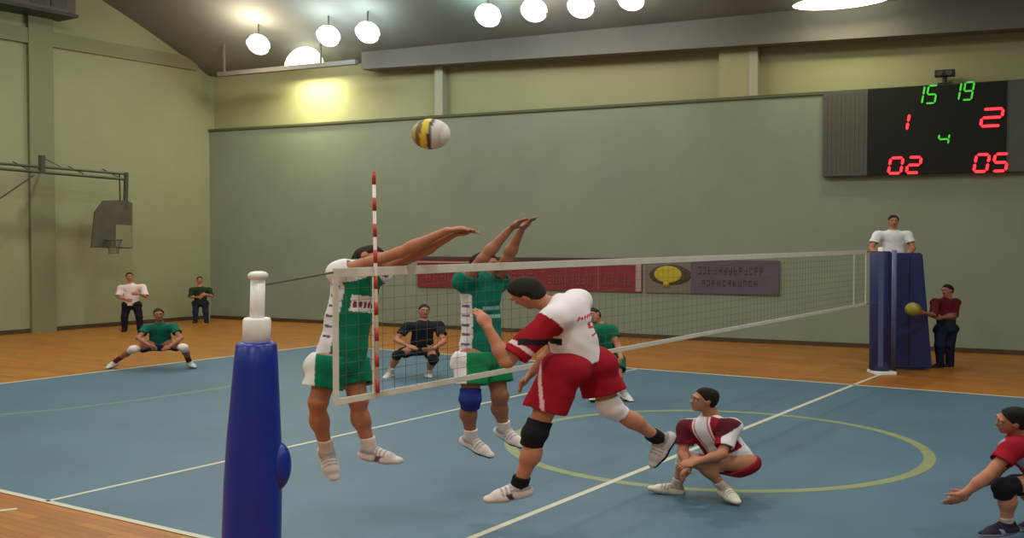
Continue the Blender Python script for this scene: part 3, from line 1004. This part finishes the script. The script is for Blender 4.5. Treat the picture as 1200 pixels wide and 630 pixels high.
    def knee_pad(s, sd, colour, label, size=1.0):
        J, c = s.J, s.sc
        hp_, kn, an = J['hip' + sd], J['kn' + sd], J['an' + sd]
        F = Field(s.h)
        u1, u2 = unit(hp_ - kn), unit(an - kn)
        L_ = .095 * c * size
        F.cone(kn, kn + u1 * L_ * 1.3, .073 * c, .078 * c, .02, clip=[(kn + u1 * L_, u1)])
        F.cone(kn, kn + u2 * L_ * 1.3, .073 * c, .068 * c, .02, clip=[(kn + u2 * L_, u2)])
        F.ball(kn, .078 * c, .02)
        o = put_mesh('knee_pad', F.mesh(), M['cloth'], colour, s.body)
        o['label'] = label
        return o

    def sock(s, sd, colour, t0=.72, label=None, r=.050):
        return s.band('kn' + sd, 'an' + sd, t0, 1.0, r, .046, colour, 'sock', label)

    def shoe(s, sd, colour=(214, 210, 208), sole=(60, 60, 64), up=None, mark=None):
        J, c = s.J, s.sc
        an = J['an' + sd]
        d = unit(J['to' + sd] - an)
        u = unit(J['kn' + sd] - an) if up is None else np.asarray(up, float)
        d = unit(d + u * .35); u = unit(u - d * (u @ d))
        w = np.cross(d, u)
        F = Field(min(s.h, .008))
        fl = [(u, .8)]
        F.cone(an - d * .045 * c - u * .045 * c, an + d * .11 * c - u * .058 * c, .046 * c, .050 * c, .03)
        F.cone(an + d * .10 * c - u * .062 * c, an + d * .185 * c - u * .066 * c, .050 * c, .038 * c, .03, fl)
        F.cone(an - u * .04 * c, an + u * .012 * c, .05 * c, .049 * c, .03, clip=[(an + u * .012 * c, u)])
        d0 = unit(J['to' + sd] - an)
        F.cone(an - d0 * .01, an + d0 * .135 * c, .049 * c, .041 * c, .02)
        z0 = an - u * .096 * c
        cu, cs, cm = lin(colour), lin(sole), (lin(mark) if mark is not None else None)
        def col(v):
            hh = (v - z0) @ u
            x = (v - an) @ d
            cc = np.where((hh < .032 * c)[:, None], cs, np.where((((x < .05) & (hh > .082 * c)) | ((np.abs(np.mod((x - .02) / .026, 1) - .5) < .2) & (x > .04 * c) & (x < .12 * c) & (hh > .058 * c)))[:, None], cu * .5, cu))
            if cm is not None:
                st = (np.abs(x - .045 * c - hh * .5) < .018 * c) & (hh > .024 * c) & (hh < .075 * c)
                cc = np.where(st[:, None], cm, cc)
            return cc
        return put_mesh('shoe', F.mesh([(z0, -u)]), M['cloth'], col, s.body)


def blend(v, base, *layers):
    c = np.tile(lin(base), (len(v), 1))
    for mask, rgb in layers:
        c = np.where(mask[:, None], lin(rgb), c)
    return c


def frame_of(p):
    """torso coordinates of points: across (own right), front, up 0..1 from pelvis to shoulders"""
    P = p.J['pelvis']; H = np.linalg.norm(p.mid - P)
    return lambda v: ((v - P) @ p.R, (v - P) @ p.Fr, (v - P) @ p.U / H)


def strokes(x, z, lines, w):
    m = np.zeros(len(x), bool)
    pts = np.stack([x, z, np.zeros(len(x))], 1)
    for pl in lines:
        for a, b in zip(pl, pl[1:]):
            m |= seg_d(pts, np.array([*a, 0.]), np.array([*b, 0.])) < w
    return m


GREEN, WHITE, RED = (8, 112, 84), (226, 222, 227), (146, 16, 34)
SK1, SK2, SK3 = (172, 114, 88), (160, 104, 80), (182, 124, 98)
TOP = (.834, -.552, 0)      # world +x in picture-right / away terms
# --- blocker at the near end of the net, in the air
p = Person(8.8, dict(head=(433, 304, .05), neck=(420, 314, .02), shL=(440, 320, .13), shR=(400, 318, -.13), elR=(468, 296, -.20), wrR=(524, 270, -.30), haR=(566, 265, -.35),
                      elL=(486, 299, -.10), wrL=(530, 275, -.22), haL=(564, 268, -.26), pelvis=(398, 424, .0), hipR=(386, 426, -.10), hipL=(410, 424, .10),
                      knR=(373, 470, -.12), anR=(383, 530, .05), toR=(393, 562, .0), knL=(420, 468, .02), anL=(434, 527, .12), toL=(482, 546, .05)),
           'person in green and white kit leaping at the near end of the net', (.86, -.42, -.2), SK1, (42, 30, 26), 1.02, palms=dict(R=(.2, 0, -1), L=(.2, 0, -1)))
tc = frame_of(p)
def col(v):
    a, f, u = tc(v)
    side = (f < .055) & (a > -.02) & (u < .93)
    band = (f > .05) & (u > .58) & (u < .76) & (np.abs(a) < .12)
    sh = np.minimum(seg_d(v, p.J['shR'], p.J['elR']), seg_d(v, p.J['shL'], p.J['elL'])) < .105
    marks_ = side & (np.abs(np.mod(u * 9, 1) - .5) < .12) & (np.abs(f + .005) < .035) & (u > .25) & (u < .85)
    txt = band & (np.abs(u - .66) < .035) & (np.sin(a * 160) > -.5)
    return blend(v, GREEN, (side, (216, 214, 222)), (band, WHITE), (txt, (120, 60, 70)), (sh & (u > .86), WHITE), (marks_, (96, 84, 120)))
p.jersey(col, sleeve=.16, g=.024, hem=-.07)
hcol = lambda v: blend(v, GREEN, (v[:, 0] < p.J['hipR'][0] - .075, (214, 216, 214)))
p.shorts(hcol, .62, r=(.118, .132))
for sd in 'LR':
    p.sock(sd, (214, 200, 196), .74); p.shoe(sd, (220, 212, 212), (196, 190, 192), mark=(90, 88, 104) if sd == 'L' else None)

# --- second blocker further along the net, in the air
p = Person(10.05, dict(head=(568, 311, .06), neck=(563, 325, .03), shL=(582, 331, .16), shR=(544, 329, -.14), elR=(566, 303, -.24), wrR=(596, 270, -.28), haR=(617, 252, -.30),
                       elL=(594, 304, .05), wrL=(610, 270, -.05), haL=(626, 252, -.08), pelvis=(564, 418, .02), hipR=(553, 421, -.10), hipL=(576, 420, .12),
                       knR=(551, 467, -.16), anR=(552, 514, .02), toR=(582, 540, -.05), knL=(586, 464, .05), anL=(591, 503, .2), toL=(614, 524, .12)),
           'person in green and white kit with blue knee pad leaping behind the tape', (.86, -.42, -.1), SK2, (36, 28, 24), 1.02, palms=dict(R=(.8, -.3, -.6), L=(.8, -.3, -.6)))
tc2 = frame_of(p)
def col(v):
    a, f, u = tc2(v)
    side = (f < .05) & (a > -.02)
    marks_ = side & (np.abs(np.mod(u * 8, 1) - .5) < .13) & (np.abs(f + .01) < .04) & (u > .1) & (u < .8)
    num = (f > .04) & (u > .50) & (u < .70) & (np.abs(a) < .10) & (np.sin(u * 60) > .2)
    return blend(v, (8, 112, 92), (side & (u < .85), (220, 218, 224)), (num, (150, 190, 184)), (marks_, (110, 90, 110)))
p.jersey(col, sleeve=.3, g=.022, hem=-.07)
p.shorts(lambda v: blend(v, (20, 130, 80), (v[:, 0] < p.J['hipR'][0] - .035, (222, 220, 226))), .64, r=(.116, .128))
p.knee_pad('R', (40, 52, 130), 'blue knee pad')
for sd in 'LR':
    p.sock(sd, (226, 214, 212), .74); p.shoe(sd, (226, 216, 214), (30, 30, 36), mark=None)

# --- attacker
p = Person(8.15, dict(head=(617, 343, -.02), neck=(648, 354, .0), shL=(650, 372, -.20), shR=(676, 352, .14), elL=(594, 424, -.28), wrL=(572, 384, -.26), haL=(557, 357, -.22),
                      elR=(648, 410, .34), wrR=(622, 438, .36), haR=(606, 456, .32), pelvis=(676, 420, .02), hipL=(660, 430, -.10), hipR=(694, 424, .12),
                      knL=(627, 507, -.12), anL=(608, 570, -.02), toL=(560, 590, -.06), knR=(716, 478, .16), anR=(774, 515, .35), toR=(768, 538, .36)),
           'person in white jersey and red shorts leaping at the net with arm bent forward', (-.74, .40, -.54), SK3, (40, 42, 34), 1.0, palms=dict(L=(-.6, .5, .3)))
tc3 = frame_of(p)
def col(v):
    a, f, u = tc3(v)
    sl = seg_d(v, p.J['shL'] + (p.J['elL'] - p.J['shL']) * .25, p.J['elL']) < .12
    sr_ = seg_d(v, p.J['shR'] + (p.J['elR'] - p.J['shR']) * .3, p.J['elR']) < .115
    dv = (v - p.J['shL']) @ unit(p.J['elL'] - p.J['shL'])
    ca, cb = p.loc(at(606, 398, 7.95)), p.loc(at(659, 401, 7.95))
    blk = (np.abs(v[:, 2] - ca[2] - (v[:, 0] - ca[0]) / (cb[0] - ca[0]) * (cb[2] - ca[2])) < .024) & (v[:, 0] > ca[0]) & (v[:, 0] < cb[0]) & (v[:, 1] < p.J['shL'][1] + .1)
    pip = sl & (np.abs(dv - .30) < .016)
    back = f < -.02
    five = strokes(a + .03, u, [[(.10, .70), (.02, .70), (.02, .60), (.09, .59), (.105, .53), (.09, .46), (.02, .45)]], .019)
    name = strokes(a + .04, u, [[(x, .80), (x + .012, .86)] for x in np.arange(-.07, .14, .03)] + [[(x, .83), (x + .018, .83)] for x in np.arange(-.07, .14, .03)], .009)
    return blend(v, (220, 214, 222), (back & (five | name), (196, 56, 74)), (sl | sr_, RED), (pip, (216, 190, 190)), (blk, (34, 28, 40)))
p.jersey(col, sleeve=.86, g=.024, hem=-.03, sr=.084)
p.shorts(lambda v: blend(v, RED, (np.abs((v - p.J['hipL']) @ unit(p.HF - .5 * p.HR) - .125) < .012, (212, 170, 176))), .66, r=(.122, .142), waist=.09)
p.knee_pad('L', (26, 26, 34), 'black knee pad', 1.05)
p.knee_pad('R', (222, 216, 222), 'white knee pad', .95)
for sd in 'LR':
    p.band('kn' + sd, 'an' + sd, .80, 1.05, .054, .054, (26, 24, 30), 'ankle_brace', 'black ankle brace')
p.shoe('L', (222, 212, 214), (200, 190, 196), mark=(60, 54, 70)); p.shoe('R', (190, 180, 180), (40, 38, 40))

# --- crouching player by the centre circle
p = Person(10.85, dict(head=(825, 468, -.05), neck=(833, 485, .0), shR=(806, 501, .10), shL=(856, 500, -.12), elR=(800, 528, .02), wrR=(806, 546, -.12), haR=(798, 560, -.18),
                       elL=(846, 532, -.28), wrL=(816, 541, -.32), haL=(797, 545, -.32), pelvis=(862, 543, .08), hipR=(852, 542, .20), hipL=(868, 543, -.04),
                       knR=(804, 536, .14), anR=(792, 570, .22), toR=(766, 572, .24), knL=(816, 541, -.24), anL=(850, 572, -.12), toL=(862, 586, -.26)),
           'person in white and red jersey squatting low on the court beside the centre line', (-.93, -.25, .05), SK1, (36, 28, 24), .98, palms=dict(L=(0, .5, -.8), R=(0, -.3, -.8)))
tc4 = frame_of(p)
def col(v):
    a, f, u = tc4(v)
    sl = np.minimum(seg_d(v, p.J['shL'], p.J['elL']), seg_d(v, p.J['shR'], p.J['elR'])) < .115
    rag = (np.abs(np.abs(a) - .13) < .05) & (f > -.01) & (u > .42)
    dk = sl & (u > .93) & (f > -.03)
    pip = np.abs(np.abs(a) - .06) < .008
    return blend(v, (218, 214, 218), (rag, (140, 22, 40)), (pip & (f > 0), (196, 120, 130)), (dk, (84, 22, 34)))
p.jersey(col, sleeve=.74, g=.030, hem=.0, sr=.074)
p.shorts((140, 24, 38), .5, waist=.025, r=(.118, .125))
p.knee_pad('R', (220, 206, 200), 'white knee pad', .95)
for sd in 'LR':
    p.sock(sd, (200, 176, 166), .72); p.shoe(sd, (222, 214, 196), (200, 196, 186), up=(0, 0, 1))

# --- crouching player cut by the right edge
p = Person(9.35, dict(head=(1186, 492, -.05), neck=(1194, 512, .02), shL=(1188, 524, -.20), shR=(1202, 520, .18), elL=(1156, 558, -.30), wrL=(1130, 578, -.30), haL=(1111, 590, -.26),
                      elR=(1164, 556, .10), wrR=(1134, 576, -.14), haR=(1114, 588, -.18), pelvis=(1236, 560, .05), hipL=(1232, 563, -.10), hipR=(1240, 560, .18),
                      knL=(1176, 570, -.16), anL=(1180, 614, -.10), toL=(1150, 627, -.16), knR=(1190, 566, .24), anR=(1226, 604, .34), toR=(1196, 618, .30)),
           'person in dark red jersey crouching at the right edge with forearms held out', (-.96, .1, -.1), SK1, (30, 26, 26), 1.0, palms=dict(L=(-.2, .7, .3), R=(-.2, -.7, .3)))
tc5 = frame_of(p)
def col(v):
    a, f, u = tc5(v)
    return blend(v, (146, 18, 36), ((np.abs(np.abs(a) - .17) < .03) & (f > .0), (150, 150, 190)), (u < .05, (206, 180, 180)))
p.jersey(col, sleeve=.5, g=.024, hem=-.02, sr=.080)
p.shorts((160, 28, 44), .5)
p.knee_pad('L', (24, 24, 32), 'black knee pad', 1.05)
p.knee_pad('R', (24, 24, 32), 'black knee pad', 1.0)
for sd in 'LR':
    p.sock(sd, (170, 150, 150), .80); p.shoe(sd, (50, 42, 62), (150, 146, 160), up=(0, 0, 1), mark=(150, 140, 170))

# --- dark libero seen through the net
p = Person(20.5, dict(head=(497, 364), neck=(496, 374), shR=(478, 382, -.1), shL=(514, 381, .05), elR=(464, 398, -.2), wrR=(478, 405, -.4), haR=(488, 408, -.45), elL=(520, 400, -.15), wrL=(508, 408, -.4), haL=(497, 410, -.45),
                      pelvis=(494, 407, .15), hipR=(485, 409, .1), hipL=(504, 408, .15), knR=(466, 415, -.25), anR=(457, 437, -.05), toR=(451, 443, -.2), knL=(508, 421, -.25), anL=(502, 437, .05), toL=(504, 444, -.15)),
           'person in black jersey crouching far behind the net between the two blockers', (.25, -.95, 0), SK1, (40, 26, 24), .98, h=.010)
p.jersey((30, 32, 40), .6, hem=-.03); p.shorts((36, 48, 52), .6)
for sd in 'LR': p.knee_pad(sd, (30, 30, 36), 'black knee pad'); p.sock(sd, (200, 196, 190), .7); p.shoe(sd, (206, 204, 200), (120, 120, 120), up=(0, 0, 1))

# --- green player hidden behind the attacker
p = Person(17.3, dict(head=(695, 369), neck=(702, 379), shR=(694, 386, -.12), shL=(716, 386, .12), elR=(690, 404, -.3), wrR=(702, 412, -.45), haR=(712, 414, -.5), elL=(724, 404, .0), wrL=(728, 420, -.3), haL=(722, 430, -.35),
                      pelvis=(714, 420, .2), hipR=(705, 422, .15), hipL=(722, 421, .25), knR=(700, 442, -.15), anR=(700, 462, .1), toR=(692, 470, -.1), knL=(724, 442, .0), anL=(731, 460, .15), toL=(740, 470, .0)),
           'person in green jersey mostly hidden behind the attacker, dark hair showing', (-.5, -.85, -.1), SK1, (34, 28, 26), .98, h=.010)
p.jersey((10, 108, 78), .5, hem=-.03); p.shorts((14, 100, 78), .6)
for sd in 'LR': p.sock(sd, (214, 206, 204), .72); p.shoe(sd, (216, 210, 208), (40, 40, 46), up=(0, 0, 1))

# --- green player in a wide stance at the back of the far court
p = Person(21.8, dict(head=(186, 368, -.1), neck=(187, 377), shR=(172, 384), shL=(203, 383), elR=(162, 396, -.25), wrR=(176, 405, -.45), haR=(184, 408, -.5), elL=(212, 396, -.2), wrL=(200, 405, -.45), haL=(192, 409, -.5),
                      pelvis=(188, 403, .15), hipR=(178, 404, .1), hipL=(198, 403, .1), knR=(156, 409, -.35), anR=(134, 424, .0), toR=(126, 431, -.15), knL=(215, 407, -.35), anL=(222, 424, .0), toL=(229, 431, -.15)),
           'person in green jersey crouching wide-legged at the back line on the left', (.25, -.96, -.1), (150, 96, 74), (52, 34, 28), .96, h=.010)
p.jersey((14, 92, 78), .55, hem=-.03); p.shorts((34, 46, 84), .5)
for sd in 'LR': p.knee_pad(sd, (220, 206, 196), 'white knee pad'); p.sock(sd, (90, 40, 36), .6); p.shoe(sd, (190, 196, 190), (120, 120, 120), up=(0, 0, 1))

# --- officials and helpers along the walls
p = Person(30.46, dict(head=(152, 324), neck=(153, 331), shR=(142, 337), shL=(167, 336), elR=(139, 347, -.1), wrR=(148, 351, -.25), haR=(156, 352, -.3), elL=(171, 347, -.1), wrL=(163, 344, -.3), haL=(155, 344, -.34),
                       pelvis=(154, 356), hipR=(149, 357), hipL=(160, 357), knR=(146, 371, -.03), anR=(146, 385.5), toR=(144, 389, -.25), knL=(163, 371, -.03), anL=(164, 385.5), toL=(166, 389, -.25)),
           'person in white shirt and black trousers standing by the left wall', (.3, -.95, 0), SK1, (40, 32, 28), .98, h=.011)
p.jersey((222, 204, 204), .95, hem=-.05, name='shirt'); p.trousers((26, 24, 34))
for sd in 'LR': p.shoe(sd, (28, 26, 28), (20, 20, 20), up=(0, 0, 1))

p = Person(33.54, dict(head=(234, 328), neck=(234, 334), shR=(225, 339), shL=(245, 339), elR=(223, 348, -.1), wrR=(232, 348, -.3), haR=(239, 347, -.34), elL=(248, 347, -.05), wrL=(242, 345, -.3), haL=(235, 345, -.34),
                       pelvis=(235, 354), hipR=(230, 355), hipL=(240, 355), knR=(229, 365, -.03), anR=(229, 376.5), toR=(227, 379, -.25), knL=(241, 365, -.03), anL=(242, 376.5), toL=(244, 379, -.25)),
           'person in dark green top and navy trousers standing near the far corner', (.3, -.95, 0), SK1, (30, 28, 26), .86, h=.011)
p.jersey(lambda v: blend(v, (36, 52, 34), (np.minimum(seg_d(v, p.J['elL'], p.J['wrL']), seg_d(v, p.J['shL'], p.J['elL'])) < .05, (150, 156, 136))), 1.0, hem=-.05, name='sweater', sr=.066); p.trousers((34, 42, 62))
for sd in 'LR': p.shoe(sd, (36, 34, 36), (24, 24, 24), up=(0, 0, 1))

p = Person(22.0, dict(head=(1047, 259, .0), neck=(1047, 268, .0), shR=(1029, 275), shL=(1063, 275), elR=(1021, 291, -.1), wrR=(1030, 300, -.35), haR=(1036, 303, -.40), elL=(1070, 291, -.1), wrL=(1062, 300, -.35), haL=(1056, 303, -.40),
                      pelvis=(1047, 304, .05), hipR=(1041, 306, .05), hipL=(1053, 306, .05), knR=(1040, 312, -.28), anR=(1040, 334, -.24), toR=(1039, 338, -.40), knL=(1054, 312, -.28), anL=(1054, 334, -.24), toL=(1055, 338, -.40)),
           'person in white shirt seated on top of the blue referee stand', (-.1, -.98, -.1), SK1, (38, 36, 34), 1.0, h=.010)
p.jersey((226, 226, 232), .6, hem=-.05, name='shirt'); p.trousers((24, 26, 40))
for sd in 'LR': p.shoe(sd, (28, 26, 28), (20, 20, 20), up=(0, 0, 1))

p = Person(21.95, dict(head=(1110, 340), neck=(1111, 348), shR=(1096, 354, -.12), shL=(1120, 354, .12), elR=(1094, 369, -.52), wrR=(1082, 366, -.76), haR=(1074, 363, -.86), elL=(1118, 370, -.05), wrL=(1104, 372, -.3), haL=(1096, 372, -.38),
                      pelvis=(1109, 383), hipR=(1103, 385, -.06), hipL=(1115, 385, .08), knR=(1101, 404, -.1), anR=(1102, 426, 0), toR=(1092, 431, -.1), knL=(1113, 404, .05), anL=(1113, 426, .15), toL=(1106, 430, .05)),
           'person in dark red jacket and navy trousers standing beside the referee stand', (-.8, -.55, -.1), (150, 100, 80), (26, 24, 24), .98, h=.010)
p.jersey(lambda v: blend(v, (92, 22, 34), (seg_d(v, p.J['elL'], p.J['wrL']) < .07, (120, 110, 110)), (((v - p.J['pelvis']) @ p.U < .16) , (28, 44, 52))), 1.0, hem=-.08, name='jacket', sr=.068); p.trousers((24, 32, 60))
for sd in 'LR': p.shoe(sd, (28, 26, 28), (20, 20, 20), up=(0, 0, 1))

# ------------------------------------------------------------------ balls
def make_ball(name, px, py, D, r, label, cols, ang, kx=1.0):
    bm = bmesh.new()
    bmesh.ops.create_uvsphere(bm, u_segments=48, v_segments=32, radius=1)
    V = np.array([v.co[:] for v in bm.verts])
    me = bpy.data.meshes.new(name)
    for v in bm.verts: v.co = (v.co.x * r * kx, v.co.y * r, v.co.z * r)
    bm.to_mesh(me); bm.free()
    me.polygons.foreach_set('use_smooth', [True] * len(me.polygons))
    me.materials.append(M['ball'])
    x = V[:, 0] * math.cos(ang) + V[:, 2] * math.sin(ang) - V[:, 1] * .15
    c = np.zeros((len(V), 4)); c[:, 3] = 1
    for lim, rgb in cols: c[x > lim, :3] = lin(rgb)
    me.color_attributes.new('Col', 'FLOAT_COLOR', 'POINT').data.foreach_set('color', c.ravel().astype(np.float32))
    o = link(name, me); o.location = at(px, py, D); o.rotation_euler = (0, 0, YAW)
    tag(o, label, 'ball')
make_ball('volleyball', 505, 157, 8.2, .118, 'yellow, dark and white striped volleyball flying above the net',
          [(-2, (176, 160, 112)), (-.62, (112, 88, 50)), (-.36, (216, 190, 62)), (.02, (70, 66, 74)), (.20, (208, 206, 206)), (.55, (198, 196, 192)), (.72, (222, 220, 218))], -.12, 1.28)
make_ball('volleyball', 1070, 362, 20.93, .13, 'dull yellow ball held beside the dark blue referee stand', [(-2, (142, 136, 58)), (.1, (150, 142, 66)), (.6, (116, 108, 44))], .6, 1.25)
